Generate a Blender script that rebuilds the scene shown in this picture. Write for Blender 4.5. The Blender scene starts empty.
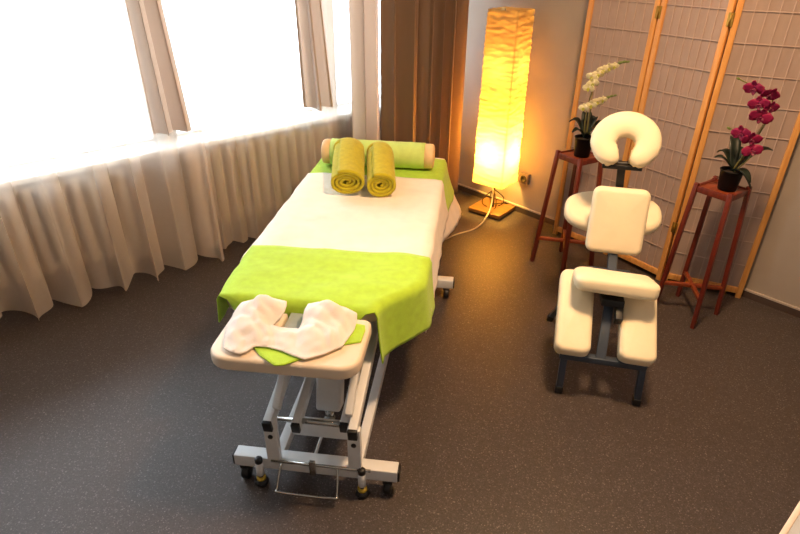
import bpy, bmesh, math, random
from mathutils import Vector, Matrix, noise
rnd = random.Random(7)
PI = math.pi
C = bpy.context.scene.collection
sc = bpy.context.scene

# ------------------------------------------------------------------ materials
def lin(h):
    h = h.lstrip('#'); o = []
    for i in (0, 2, 4):
        c = int(h[i:i+2], 16) / 255
        o.append(c / 12.92 if c <= 0.04045 else ((c + 0.055) / 1.055) ** 2.4)
    return (*o, 1)

def mat(name, col, rough=.6, metal=0., var=.06, scale=30., bump=0., bscale=200., spec=.5, sheen=0., trans=0., stretch=None):
    m = bpy.data.materials.new(name); m.use_nodes = True
    nt = m.node_tree; N = nt.nodes; L = nt.links
    b = N['Principled BSDF']
    b.inputs['Roughness'].default_value = rough; b.inputs['Metallic'].default_value = metal
    b.inputs['Specular IOR Level'].default_value = spec
    if sheen:
        b.inputs['Sheen Weight'].default_value = sheen
    tc = N.new('ShaderNodeTexCoord'); mp = N.new('ShaderNodeMapping')
    if stretch: mp.inputs['Scale'].default_value = stretch
    L.new(tc.outputs['Object'], mp.inputs['Vector'])
    nz = N.new('ShaderNodeTexNoise'); nz.inputs['Scale'].default_value = scale; nz.inputs['Detail'].default_value = 4
    L.new(mp.outputs['Vector'], nz.inputs['Vector'])
    rp = N.new('ShaderNodeValToRGB'); c = lin(col)
    rp.color_ramp.elements[0].position = .3; rp.color_ramp.elements[1].position = .7
    rp.color_ramp.elements[0].color = tuple(max(0, x * (1 - var)) for x in c[:3]) + (1,)
    rp.color_ramp.elements[1].color = tuple(min(1, x * (1 + var)) for x in c[:3]) + (1,)
    L.new(nz.outputs['Fac'], rp.inputs['Fac']); L.new(rp.outputs['Color'], b.inputs['Base Color'])
    if bump:
        n2 = N.new('ShaderNodeTexNoise'); n2.inputs['Scale'].default_value = bscale; n2.inputs['Detail'].default_value = 3
        L.new(mp.outputs['Vector'], n2.inputs['Vector'])
        bp = N.new('ShaderNodeBump'); bp.inputs['Strength'].default_value = bump; bp.inputs['Distance'].default_value = .004
        L.new(n2.outputs['Fac'], bp.inputs['Height']); L.new(bp.outputs['Normal'], b.inputs['Normal'])
    if trans:
        out = N['Material Output']; tl = N.new('ShaderNodeBsdfTranslucent'); mx = N.new('ShaderNodeMixShader')
        L.new(rp.outputs['Color'], tl.inputs['Color']); mx.inputs['Fac'].default_value = trans
        L.new(b.outputs['BSDF'], mx.inputs[1]); L.new(tl.outputs['BSDF'], mx.inputs[2]); L.new(mx.outputs['Shader'], out.inputs['Surface'])
    return m

def mat_floor():
    m = bpy.data.materials.new('speckled_vinyl'); m.use_nodes = True
    nt = m.node_tree; N = nt.nodes; L = nt.links; b = N['Principled BSDF']
    b.inputs['Roughness'].default_value = .42; b.inputs['Specular IOR Level'].default_value = .4
    tc = N.new('ShaderNodeTexCoord')
    vo = N.new('ShaderNodeTexVoronoi'); vo.inputs['Scale'].default_value = 260
    L.new(tc.outputs['Object'], vo.inputs['Vector'])
    sp = N.new('ShaderNodeSeparateColor'); L.new(vo.outputs['Color'], sp.inputs['Color'])
    rp = N.new('ShaderNodeValToRGB'); e = rp.color_ramp.elements
    e[0].position = 0; e[0].color = lin('#3c3431'); e[1].position = .55; e[1].color = lin('#463d3a')
    for p, c in ((.88, '#4a4341'), (.96, '#5f5754'), (1.0, '#766d69')):
        x = e.new(p); x.color = lin(c)
    L.new(sp.outputs['Red'], rp.inputs['Fac'])
    nz = N.new('ShaderNodeTexNoise'); nz.inputs['Scale'].default_value = 2.2; nz.inputs['Detail'].default_value = 5
    L.new(tc.outputs['Object'], nz.inputs['Vector'])
    mr = N.new('ShaderNodeMapRange'); mr.inputs[3].default_value = .9; mr.inputs[4].default_value = 1.1
    L.new(nz.outputs['Fac'], mr.inputs[0])
    mx = N.new('ShaderNodeVectorMath'); mx.operation = 'SCALE'
    L.new(rp.outputs['Color'], mx.inputs[0]); L.new(mr.outputs[0], mx.inputs['Scale'])
    L.new(mx.outputs['Vector'], b.inputs['Base Color'])
    bp = N.new('ShaderNodeBump'); bp.inputs['Strength'].default_value = .12; bp.inputs['Distance'].default_value = .002
    L.new(vo.outputs['Distance'], bp.inputs['Height']); L.new(bp.outputs['Normal'], b.inputs['Normal'])
    return m

def mat_wood(name, c1, c2, rough=.45, sc_=(60, 60, 3)):
    m = bpy.data.materials.new(name); m.use_nodes = True
    nt = m.node_tree; N = nt.nodes; L = nt.links; b = N['Principled BSDF']
    b.inputs['Roughness'].default_value = rough
    tc = N.new('ShaderNodeTexCoord'); mp = N.new('ShaderNodeMapping'); mp.inputs['Scale'].default_value = sc_
    L.new(tc.outputs['Object'], mp.inputs['Vector'])
    nz = N.new('ShaderNodeTexNoise'); nz.inputs['Scale'].default_value = 1; nz.inputs['Detail'].default_value = 5; nz.inputs['Distortion'].default_value = .6
    L.new(mp.outputs['Vector'], nz.inputs['Vector'])
    rp = N.new('ShaderNodeValToRGB'); rp.color_ramp.elements[0].position = .3; rp.color_ramp.elements[1].position = .7
    rp.color_ramp.elements[0].color = lin(c1); rp.color_ramp.elements[1].color = lin(c2)
    L.new(nz.outputs['Fac'], rp.inputs['Fac']); L.new(rp.outputs['Color'], b.inputs['Base Color'])
    return m

def mat_sheer(name, col, transp=.38, tl=.55, weave=900):
    m = bpy.data.materials.new(name); m.use_nodes = True
    nt = m.node_tree; N = nt.nodes; L = nt.links; N.remove(N['Principled BSDF']); out = N['Material Output']
    tc = N.new('ShaderNodeTexCoord'); nz = N.new('ShaderNodeTexNoise'); nz.inputs['Scale'].default_value = 40
    L.new(tc.outputs['Object'], nz.inputs['Vector'])
    rp = N.new('ShaderNodeValToRGB'); c = lin(col)
    rp.color_ramp.elements[0].color = tuple(x * .94 for x in c[:3]) + (1,); rp.color_ramp.elements[1].color = c
    L.new(nz.outputs['Fac'], rp.inputs['Fac'])
    d = N.new('ShaderNodeBsdfDiffuse'); t = N.new('ShaderNodeBsdfTranslucent'); tp = N.new('ShaderNodeBsdfTransparent')
    L.new(rp.outputs['Color'], d.inputs['Color']); L.new(rp.outputs['Color'], t.inputs['Color'])
    m1 = N.new('ShaderNodeMixShader'); m1.inputs['Fac'].default_value = tl
    L.new(d.outputs[0], m1.inputs[1]); L.new(t.outputs[0], m1.inputs[2])
    m2 = N.new('ShaderNodeMixShader'); m2.inputs['Fac'].default_value = transp
    L.new(m1.outputs[0], m2.inputs[1]); L.new(tp.outputs[0], m2.inputs[2]); L.new(m2.outputs[0], out.inputs['Surface'])
    return m

def mat_glass():
    m = bpy.data.materials.new('window_glass'); m.use_nodes = True
    nt = m.node_tree; N = nt.nodes; L = nt.links; N.remove(N['Principled BSDF']); out = N['Material Output']
    tp = N.new('ShaderNodeBsdfTransparent'); tp.inputs['Color'].default_value = (.97, .98, .98, 1)
    g = N.new('ShaderNodeBsdfGlossy'); g.inputs['Roughness'].default_value = .03
    fr = N.new('ShaderNodeFresnel'); fr.inputs['IOR'].default_value = 1.45
    mx = N.new('ShaderNodeMixShader'); L.new(fr.outputs[0], mx.inputs['Fac']); L.new(tp.outputs[0], mx.inputs[1]); L.new(g.outputs[0], mx.inputs[2])
    L.new(mx.outputs[0], out.inputs['Surface'])
    return m

def mat_emit(name, col, s):
    m = bpy.data.materials.new(name); m.use_nodes = True
    nt = m.node_tree; N = nt.nodes; L = nt.links; N.remove(N['Principled BSDF'])
    e = N.new('ShaderNodeEmission'); e.inputs['Color'].default_value = lin(col); e.inputs['Strength'].default_value = s
    L.new(e.outputs[0], N['Material Output'].inputs['Surface'])
    return m

M = {}
M['floor'] = mat_floor()
M['wall'] = mat('painted_wall', '#a0968c', .85, var=.03, scale=6, bump=.15, bscale=120)
M['ceiling'] = mat('white_ceiling', '#d8d4cc', .9, var=.02)
M['base'] = mat('dark_skirting', '#4a3d38', .45)
M['cap'] = mat('pale_skirting_edge', '#b5aaa0', .5)
M['winframe'] = mat('white_window_paint', '#e6e6e2', .4, var=.02)
M['glass'] = mat_glass()
M['radiator'] = mat('radiator_enamel', '#c9bda8', .45, var=.04)
M['sheer'] = mat_sheer('sheer_voile', '#f6e6d6', .50, .30)
M['drape'] = mat('satin_drape', '#cdb9a8', .34, var=.05, scale=8, bump=.1, bscale=60, sheen=.2, trans=.33, stretch=(1, 1, .05))
M['drape2'] = mat('brown_satin_drape', '#7a6250', .42, var=.10, scale=8, bump=.1, bscale=60, sheen=.2, trans=.08, stretch=(1, 1, .05))
M['track'] = mat('white_track', '#dcdcd8', .4)
M['steel'] = mat('white_powder_coated_steel', '#d9dbdc', .35, var=.03)
M['black'] = mat('black_plastic', '#141414', .45, var=.15)
M['yellow'] = mat('yellow_plastic', '#b59a2c', .45)
M['chrome'] = mat('chrome_wire', '#b8b8b4', .22, metal=1, var=.03)
M['grey'] = mat('grey_plastic', '#8d918f', .5)
M['insert'] = mat('grey_green_insert', '#98a29e', .5)
M['vinyl'] = mat('cream_vinyl', '#e9d6bd', .42, var=.03, scale=12, bump=.06, bscale=90)
M['vinyl2'] = mat('ivory_padding', '#f0e2c0', .55, var=.03, scale=12, bump=.12, bscale=60)
M['sheet'] = mat('white_cotton', '#efe6dc', .8, var=.03, scale=15, bump=.12, bscale=260)
M['blanket'] = mat('white_blanket', '#f1e8dc', .85, var=.03, scale=20, bump=.25, bscale=350, sheen=.1)
M['lime'] = mat('lime_towelling', '#b2da3a', .9, var=.07, scale=30, bump=.5, bscale=420, sheen=.15)
M['olive'] = mat('olive_towelling', '#c2b51c', .95, var=.10, scale=40, bump=.7, bscale=380, sheen=.15)
M['pastel'] = mat('pale_lime_cover', '#c9e27c', .85, var=.05, scale=30, bump=.3, bscale=320)
M['cream'] = mat('cream_foam_cover', '#e8c795', .7, var=.05)
M['paper_cover'] = mat('white_fleece', '#f3e9e0', .85, var=.02, bump=.1, bscale=200, trans=.15)
M['frame_dark'] = mat('dark_blue_steel', '#414b5a', .4, metal=.3)
M['pine'] = mat_wood('honey_pine', '#c98a45', '#dfa65e', .4)
M['red'] = mat_wood('red_stained_wood', '#541a10', '#722a18', .35)
M['redtop'] = mat_wood('red_brown_top', '#6a2a14', '#8e4220', .35, (6, 50, 50))
M['screen_paper'] = mat('rice_paper', '#b29d92', .9, var=.06, scale=25, trans=.2, stretch=(1, 1, .3))
M['lattice'] = mat('pale_lattice', '#bda699', .75)
M['brass'] = mat('brass_hinge', '#a8843c', .35, metal=.9)
M['lamp_paper'] = mat('crinkled_paper', '#f6d592', .9, var=.05, scale=14, trans=.82, stretch=(1, 1, 6))
M['lamp_wood'] = mat_wood('oak_base', '#7a5526', '#946a34', .4, (8, 60, 60))
M['bronze'] = mat('bronze_metal', '#54402a', .35, metal=.7)
M['bulb'] = mat_emit('glowing_bulb', '#ffd9a0', 30)
M['cord'] = mat('cream_cord', '#d8c9a8', .5)
M['socket'] = mat('grey_socket', '#6b6259', .5)
M['leaf'] = mat('dark_leaf', '#0f1d12', .45, var=.2)
M['stem'] = mat('brown_green_stem', '#6f6a34', .5, var=.15)
M['cane'] = mat('bamboo_cane', '#a08858', .5)
M['magenta'] = mat('magenta_petal', '#9a0f4c', .6, var=.15, scale=60, trans=.2)
M['maglip'] = mat('dark_magenta_lip', '#6d0a38', .5)
M['whitepetal'] = mat('cream_petal', '#f4ecc4', .55, var=.05, trans=.2)
M['greenlip'] = mat('yellow_green_lip', '#b7b648', .5)
M['bud'] = mat('green_bud', '#5d6b2a', .5)
M['pot'] = mat('black_pot', '#080808', .6, spec=.25)
M['soil'] = mat('bark_soil', '#2a1f16', .95, bump=.8, bscale=80)
M['cabinet'] = mat('grey_laminate', '#a9abad', .4)
M['edge'] = mat('pale_edge_band', '#e2cdbd', .5)

# ------------------------------------------------------------------ helpers
def prop(o, label=None, cat=None, group=None, kind=None):
    if label: o['label'] = label
    if cat: o['category'] = cat
    if group: o['group'] = group
    if kind: o['kind'] = kind
    return o

def thing(name, label, cat, loc=(0, 0, 0), rz=0., group=None):
    o = bpy.data.objects.new(name, None); C.objects.link(o)
    o.location = loc; o.rotation_euler = (0, 0, rz); o.empty_display_size = .1
    return prop(o, label, cat, group)

def obj(name, bm, m, parent=None, smooth=True, solid=0., sub=0, label=None):
    me = bpy.data.meshes.new(name)
    bmesh.ops.recalc_face_normals(bm, faces=bm.faces)
    for f in bm.faces: f.smooth = smooth
    bm.to_mesh(me); bm.free()
    if isinstance(m, str): m = M[m]
    me.materials.append(m)
    o = bpy.data.objects.new(name, me); C.objects.link(o)
    if parent: o.parent = parent
    if solid:
        s = o.modifiers.new('thick', 'SOLIDIFY'); s.thickness = solid; s.offset = 0
    if sub:
        s = o.modifiers.new('sub', 'SUBSURF'); s.levels = sub; s.render_levels = sub
    if label: o['label'] = label
    return o

def struct(name, bm, m, parent=None, **k):
    o = obj(name, bm, m, parent, **k)
    if not parent: o['kind'] = 'structure'
    return o

def B(): return bmesh.new()

def add_box(bm, c, s, rot=None, bev=0.):
    """box of centre c, full sizes s, 3x3/4x4 rot; bevelled edges"""
    r = bmesh.ops.create_cube(bm, size=1)
    vs = r['verts']
    bmesh.ops.scale(bm, vec=s, verts=vs)
    if bev:
        es = list({e for v in vs for e in v.link_edges})
        rr = bmesh.ops.bevel(bm, geom=es, offset=bev, segments=2, affect='EDGES', profile=.6)
        vs = list({v for f in rr['faces'] for v in f.verts} | {v for v in vs if v.is_valid})
    if rot is not None: bmesh.ops.transform(bm, matrix=rot.to_4x4(), verts=vs)
    bmesh.ops.translate(bm, vec=c, verts=vs)
    return vs

def add_bar(bm, p, q, w, h, up=(0, 0, 1), bev=.003):
    """rectangular tube from p to q; h along up, w across"""
    p = Vector(p); q = Vector(q); d = (q - p); l = d.length; y = d.normalized()
    u = Vector(up); x = y.cross(u).normalized(); z = x.cross(y)
    R = Matrix((x, y, z)).transposed()
    return add_box(bm, (p + q) / 2, (w, l, h), R, bev)

def add_tube(bm, pts, r, n=10, cap=True, closed=False):
    pts = [Vector(p) for p in pts]; rings = []
    rs = r if isinstance(r, (list, tuple)) else [r] * len(pts)
    prev = None
    for i, p in enumerate(pts):
        a = pts[i - 1] if (i > 0 or closed) else p
        b = pts[(i + 1) % len(pts)] if (i < len(pts) - 1 or closed) else p
        t = (b - a).normalized()
        if prev is None:
            x = t.orthogonal().normalized()
        else:
            x = (prev - t * prev.dot(t)).normalized()
        prev = x; y = t.cross(x)
        rings.append([bm.verts.new(p + (x * math.cos(2*PI*k/n) + y * math.sin(2*PI*k/n)) * rs[i]) for k in range(n)])
    m_ = len(rings)
    for i in range(m_ if closed else m_ - 1):
        A, Bq = rings[i], rings[(i + 1) % m_]
        for k in range(n): bm.faces.new((A[k], A[(k+1) % n], Bq[(k+1) % n], Bq[k]))
    if cap and not closed:
        bm.faces.new(rings[0][::-1]); bm.faces.new(rings[-1])
    return rings

def smooth_path(pts, n=8):
    """Catmull-Rom through pts"""
    P = [Vector(p) for p in pts]; P = [2*P[0]-P[1]] + P + [2*P[-1]-P[-2]]; out = []
    for i in range(1, len(P) - 2):
        for k in range(n):
            t = k / n; a, b, c, d = P[i-1], P[i], P[i+1], P[i+2]
            out.append(.5*((2*b) + (c-a)*t + (2*a-5*b+4*c-d)*t*t + (3*b-a-3*c+d)*t**3))
    out.append(P[-2]); return out

def add_lathe(bm, prof, n=24, M_=None):
    rings = []
    for r, z in prof:
        rings.append([bm.verts.new((r*math.cos(2*PI*k/n), r*math.sin(2*PI*k/n), z)) for k in range(n)])
    for a, b in zip(rings, rings[1:]):
        for k in range(n): bm.faces.new((a[k], a[(k+1) % n], b[(k+1) % n], b[k]))
    bm.faces.new(rings[0][::-1]); bm.faces.new(rings[-1])
    if M_ is not None: bmesh.ops.transform(bm, matrix=M_, verts=[v for r in rings for v in r])

def rrect(w, l, r, n=6, cx=0, cy=0):
    pts = []
    for (sx, sy, a0) in ((1, 1, 0), (-1, 1, 90), (-1, -1, 180), (1, -1, 270)):
        for k in range(n + 1):
            a = math.radians(a0 + 90*k/n)
            pts.append((cx + sx*(w/2 - r) + r*math.cos(a), cy + sy*(l/2 - r) + r*math.sin(a)))
    return pts

def add_pad(bm, outline, t, er, M_=None, crown=0., wr=0., rings_in=5, seed=0):
    """padded cushion: convex outline, thickness t (z 0..t), rounded edge er, crowned top"""
    n = len(outline); cx = sum(p[0] for p in outline)/n; cy = sum(p[1] for p in outline)/n
    nor = []
    for i in range(n):
        a = outline[i-1]; b = outline[(i+1) % n]; d = Vector((b[0]-a[0], b[1]-a[1])).normalized(); nor.append(Vector((d.y, -d.x)))
    prof = []
    for k in range(6):
        a = PI/2*k/5; prof.append((er*(1-math.sin(a)), er*(1-math.cos(a))))     # bottom edge
    for k in range(6):
        a = PI/2*k/5; prof.append((er*(1-math.cos(a)), t-er+er*math.sin(a)))
    V = []
    def W(x, y, z):
        if wr:
            q = noise.noise(Vector((x*14+seed, y*14, z*30)))*wr + noise.noise(Vector((x*45+seed, y*45, z*20)))*wr*.4
            z += q*(1 if z > t*.5 else .3); x += q*.5; y += q*.5
        return bm.verts.new((x, y, z))
    for ins, z in prof:
        V.append([W(outline[i][0]-nor[i].x*ins, outline[i][1]-nor[i].y*ins, z) for i in range(n)])
    for k in range(1, rings_in + 1):
        s = 1 - k/(rings_in + .35)
        V.append([W(cx+(outline[i][0]-nor[i].x*er-cx)*s, cy+(outline[i][1]-nor[i].y*er-cy)*s, t+crown*(1-s*s)) for i in range(n)])
    for a, b in zip(V, V[1:]):
        for k in range(n): bm.faces.new((a[k], a[(k+1) % n], b[(k+1) % n], b[k]))
    bm.faces.new(V[0][::-1]); bm.faces.new(V[-1])
    if M_ is not None: bmesh.ops.transform(bm, matrix=M_, verts=[v for r in V for v in r])

def grid(bm, fn, nu, nv):
    V = [[bm.verts.new(fn(i/nu, j/nv)) for i in range(nu+1)] for j in range(nv+1)]
    for j in range(nv):
        for i in range(nu): bm.faces.new((V[j][i], V[j][i+1], V[j+1][i+1], V[j+1][i]))
    return V

def inside(p, poly):
    x, y = p; r = False; n = len(poly)
    for i in range(n):
        x1, y1 = poly[i]; x2, y2 = poly[(i+1) % n]
        if (y1 > y) != (y2 > y) and x < (x2-x1)*(y-y1)/(y2-y1)+x1: r = not r
    return r

def closest(p, poly):
    best = None
    P = Vector(p)
    for i in range(len(poly)):
        a = Vector(poly[i]); b = Vector(poly[(i+1) % len(poly)]); d = b-a
        t = max(0, min(1, (P-a).dot(d)/max(d.length_squared, 1e-9))); q = a+d*t
        if best is None or (q-P).length < best[0]: best = ((q-P).length, q)
    return best

def cut_cloth(bm, poly, zf, cell=.008):
    """sheet of cloth cut to a 2D outline, lying at height zf(x, y)"""
    xs = [p[0] for p in poly]; ys = [p[1] for p in poly]; x0 = min(xs); y0 = min(ys)
    nx = int((max(xs)-x0)/cell)+2; ny = int((max(ys)-y0)/cell)+2; V = {}
    for i in range(nx):
        for j in range(ny):
            if not inside((x0+(i+.5)*cell, y0+(j+.5)*cell), poly): continue
            q = []
            for a, b in ((i, j), (i+1, j), (i+1, j+1), (i, j+1)):
                if (a, b) not in V: V[(a, b)] = bm.verts.new((x0+a*cell, y0+b*cell, 0))
                q.append(V[(a, b)])
            bm.faces.new(q)
    for v in bm.verts:
        if any(len(e.link_faces) == 1 for e in v.link_edges):
            d, q = closest((v.co.x, v.co.y), poly); v.co.x, v.co.y = q
    for v in bm.verts: v.co.z = zf(v.co.x, v.co.y)

def sm(a, b, x):
    t = max(0, min(1, (x-a)/(b-a))); return t*t*(3-2*t)
def fbm(x, y, s=0.): return noise.noise(Vector((x, y, s))) + .5*noise.noise(Vector((2.1*x, 2.1*y, s+5)))

# ------------------------------------------------------------------ room
TH = math.radians(41.5)                                   # direction of the window wall
a_ = Vector((math.cos(TH), math.sin(TH), 0)); n_ = Vector((-math.sin(TH), math.cos(TH), 0))
S0 = Vector((-1.3, 2.965, 0))
def Wp(s, off, z=0.): return S0 + a_*s + n_*off + Vector((0, 0, z))
TR = math.radians(-47.2)                                  # direction of the right-hand wall
b_ = Vector((math.cos(TR), math.sin(TR), 0)); nr = Vector((-b_.y, b_.x, 0))
K0 = Vector((.529, 4.266, 0))
WOFF = .30
def isect(p, d, q, e):
    t = ((q.x-p.x)*e.y-(q.y-p.y)*e.x)/(d.x*e.y-d.y*e.x); return p+d*t
corner = isect(Wp(0, WOFF), a_, K0, b_)
s_c = (corner-S0).dot(a_)
sL = -2.4; NEAR = -3.75                                   # left wall at s, near wall at off
cA = Wp(sL, WOFF); cB = Wp(sL, NEAR); cD = isect(Wp(0, NEAR), a_, K0, b_)
HC = 2.7
bm = B(); f = bm.faces.new([bm.verts.new(p) for p in (cA, cB, cD, corner)]); struct('floor', bm, 'floor', smooth=False)
bpy.data.objects['floor'].modifiers.new('t', 'SOLIDIFY').thickness = .05
bpy.data.objects['floor'].modifiers['t'].offset = -1
bm = B(); bm.faces.new([bm.verts.new(p+Vector((0, 0, HC+.05))) for p in (cA, cB, cD, corner)]); o = struct('ceiling', bm, 'ceiling', smooth=False)
md = o.modifiers.new('t', 'SOLIDIFY'); md.thickness = .1; md.offset = 0

def wall_box(bm, s0, s1, z0, z1, o0=WOFF, o1=WOFF+.2):
    R = Matrix((a_, n_, Vector((0, 0, 1)))).transposed()
    add_box(bm, Wp((s0+s1)/2, (o0+o1)/2, (z0+z1)/2), (s1-s0, o1-o0, z1-z0), R)
SILL = .70; HEAD = 2.36
WINS = [(-2.2, .135), (.215, 1.30), (1.39, 2.1)]
bm = B()
wall_box(bm, sL-.2, s_c+.25, 0, SILL-.03); wall_box(bm, sL-.2, s_c+.25, HEAD, HC)
edges = [sL-.2] + [x for w in WINS for x in w] + [s_c+.25]
for i in range(0, len(edges), 2): wall_box(bm, edges[i], edges[i+1], SILL-.03, HEAD)
struct('wall_window', bm, 'wall', smooth=False)
def wall_slab(name, p, q, out, z0=0, z1=HC, t=.15):
    d = (q-p).normalized(); R = Matrix((d, out, Vector((0, 0, 1)))).transposed()
    bm = B(); add_box(bm, (p+q)/2+out*t/2+Vector((0, 0, (z0+z1)/2)), ((q-p).length, t, z1-z0), R)
    struct(name, bm, 'wall', smooth=False)
wall_slab('wall_right', corner, cD, nr)
wall_slab('wall_left', cB, cA, -a_)
wall_slab('wall_near', cB, cD, -n_)
# skirting of the right-hand wall: dark vinyl cove with a pale edge on top
d = b_; R = Matrix((b_, nr, Vector((0, 0, 1)))).transposed()
L_ = (cD-corner).length
bm = B(); add_box(bm, (corner+cD)/2-nr*.006+Vector((0, 0, .02)), (L_-.02, .012, .04), R); struct('baseboard_right', bm, 'base', smooth=False)
bm = B(); add_box(bm, (corner+cD)/2-nr*.007+Vector((0, 0, .045)), (L_-.02, .014, .01), R); struct('trim_1', bm, 'cap', smooth=False)
# windows: frame + pane
Rw = Matrix((a_, n_, Vector((0, 0, 1)))).transposed()
for k, (s0, s1) in enumerate(WINS):
    bm = B(); F = .035
    for (x0, x1, z0, z1) in ((s0, s0+F, SILL, HEAD), (s1-F, s1, SILL, HEAD), (s0, s1, SILL-.03, SILL-.002), (s0, s1, HEAD-F, HEAD)):
        add_box(bm, Wp((x0+x1)/2, WOFF+.1, (z0+z1)/2), (x1-x0, .06, z1-z0), Rw, .004)
    o = struct('window_%d' % (k+1), bm, 'winframe', smooth=False)
    bm = B(); add_box(bm, Wp((s0+s1)/2, WOFF+.1, (SILL+HEAD)/2), (s1-s0-2*F, .006, HEAD-SILL-2*F), Rw)
    p = obj('pane', bm, 'glass', o, smooth=False)
# window board over the radiators
bm = B(); add_box(bm, Wp((sL+s_c)/2-.1, .21, SILL-.014), (s_c-sL-.5, .22, .028), Rw, .006); struct('trim_2', bm, 'winframe', smooth=False)

# radiators in the recess behind the sheer curtains
def radiator(s0, s1, label):
    t = thing('radiator', label, 'radiator', Wp((s0+s1)/2, .19), TH, 'radiators under the window')
    n = int((s1-s0)/.075); w = n*.075
    bm = B()
    for k in range(n):
        x = -w/2+.0375+k*.075
        add_box(bm, (x, 0, .39), (.046, .11, .50), None, .018)
        add_box(bm, (x, -.048, .39), (.034, .03, .42), None, .012)
    obj('column_body', bm, 'radiator', t)
    bm = B(); add_tube(bm, [(-w/2, 0, .17), (w/2, 0, .17)], .022); add_tube(bm, [(-w/2, 0, .61), (w/2, 0, .61)], .022)
    obj('header_pipe', bm, 'radiator', t)
    for x in (-w/2+.1, w/2-.1):
        bm = B(); add_box(bm, (x, 0, .062), (.04, .1, .125), None, .01); obj('foot', bm, 'radiator', t)
radiator(-1.75, -.12, 'cream column radiator behind the left sheer curtain, below the wide window')
radiator(.2, 1.25, 'cream column radiator behind the right sheer curtain, nearer the massage table')

# curtains
def curtain(name, label, s0, s1, off, z0, z1, pleats, amp, m, seed, group=None, s0b=None, s1b=None, flare=1.6, hemwob=.0, cat='curtain', solid=.003, irregular=.35, hb=0., sub=0):
    """pleated hanging cloth in the wall's frame; s0b/s1b: edges at the hem"""
    s0b = s0 if s0b is None else s0b; s1b = s1 if s1b is None else s1b
    mid = (s0+s1)/2
    t = thing(name, label, cat, Wp(mid, off), TH, group)
    bm = B(); nu = max(24, int(pleats*26)); nv = 36
    def fn(u, v):
        z = z0+(z1-z0)*v; k = (1-v)
        s = (s0b*(k**1.3)+s0*(1-k**1.3))*(1-u)+(s1b*(k**1.3)+s1*(1-k**1.3))*u
        ph = 2*PI*pleats*(u+irregular/pleats*fbm(u*pleats*.55, seed*3.1, seed)) + .3*k*fbm(u*5, 9+seed)
        A = amp*(1+(flare-1)*k*k)*(1+.45*noise.noise(Vector((u*pleats*.6, seed, 4))))
        y = A*math.sin(ph)+A*.25*math.sin(2.3*ph+1)
        s += A*.25*math.sin(2*ph+.6)
        zz = z+(hemwob*k**4*(fbm(u*pleats*.8, seed+3)+.3*math.sin(ph)))
        y -= hb*k*k
        return (s-mid, y, zz)
    grid(bm, fn, nu, nv)
    obj('cloth', bm, m, t, solid=(0 if m == 'drape' else solid), sub=sub)
    bm = B(); add_bar(bm, (s0-mid, 0, z1+.015), (s1-mid, 0, z1+.015), .02, .03); obj('heading_tape', bm, m, t)
    return t
ZT = 2.62
curtain('sheer_curtain', 'long white sheer curtain on the left, hanging over the wide window', -2.25, .24, 0, .05, ZT, 13, .024, 'sheer', 1.3, 'sheer curtains along the window wall', flare=2.8, hemwob=.03, solid=0, hb=.03)
curtain('sheer_curtain', 'white sheer curtain behind the massage table, right of the other sheer', .15, 2.0, .045, .04, ZT, 13, .012, 'sheer', 4.7, 'sheer curtains along the window wall', flare=1.6, hemwob=.02, solid=0)
curtain('short_curtain', 'short grey beige satin curtain panel, left one of two, ending at sill height', -.06, .06, -.11, .85, ZT, 2.2, .03, 'drape', 2.2, 'short curtain panels ending at the sill', s0b=-.045, s1b=.155, flare=1.7, irregular=.2)
curtain('short_curtain', 'short grey beige satin curtain panel, right one, beside the floor length drape', .84, .95, -.11, .84, ZT, 2.0, .035, 'drape', 5.1, 'short curtain panels ending at the sill', s0b=.875, s1b=1.05, flare=1.8, irregular=.2)
curtain('drape', 'floor length grey beige satin drape, left of the darker brown drape', 1.16, 1.37, -.2, .02, ZT, 2.1, .035, 'drape', 3.3, flare=1.1, irregular=.15)
curtain('drape', 'floor length brown satin drape in the corner beside the paper lamp', 1.385, 2.12, -.21, .02, ZT, 5.5, .04, 'drape2', 6.4, flare=1.2, irregular=.5)
for off, s0, s1, lb in ((.01, -2.25, 2.0, 'white ceiling track above the sheer curtains'), (-.11, -.2, 1.1, 'white ceiling track above the short curtain panels'), (-.2, 1.12, 2.12, 'white ceiling track above the floor length drapes')):
    bm = B(); add_box(bm, Wp((s0+s1)/2, off, HC-.022), (s1-s0, .03, .044), Rw, .004)
    prop(obj('curtain_track', bm, 'track'), lb, 'curtain track')

# ------------------------------------------------------------------ massage table (local x = across, y = towards its far end)
TT = math.radians(-7)
TO = Vector((-.292, 1.41, 0))
mt = thing('massage_table', 'white framed massage table with cream vinyl headrest, covered in towels', 'massage table', TO, TT)
ZP = .565                                                  # top of the padding
UL, UR = -.425, .315; UC = (UL+UR)/2
# padding: corners taper at the head end
out = []
for (cx, cy, r, a0) in ((UR-.06, 1.95, .06, 0), (UL+.06, 1.95, .06, 90), (UL+.10, .415, .10, 180), (UR-.23, .515, .20, 270)):
    for k in range(7):
        an = math.radians(a0+15*k); out.append((cx+r*math.cos(an), cy+r*math.sin(an)))
bm = B(); add_pad(bm, out, .07, .022, Matrix.Translation((0, 0, ZP-.07))); obj('mattress_pad', bm, 'vinyl', mt)
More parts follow.
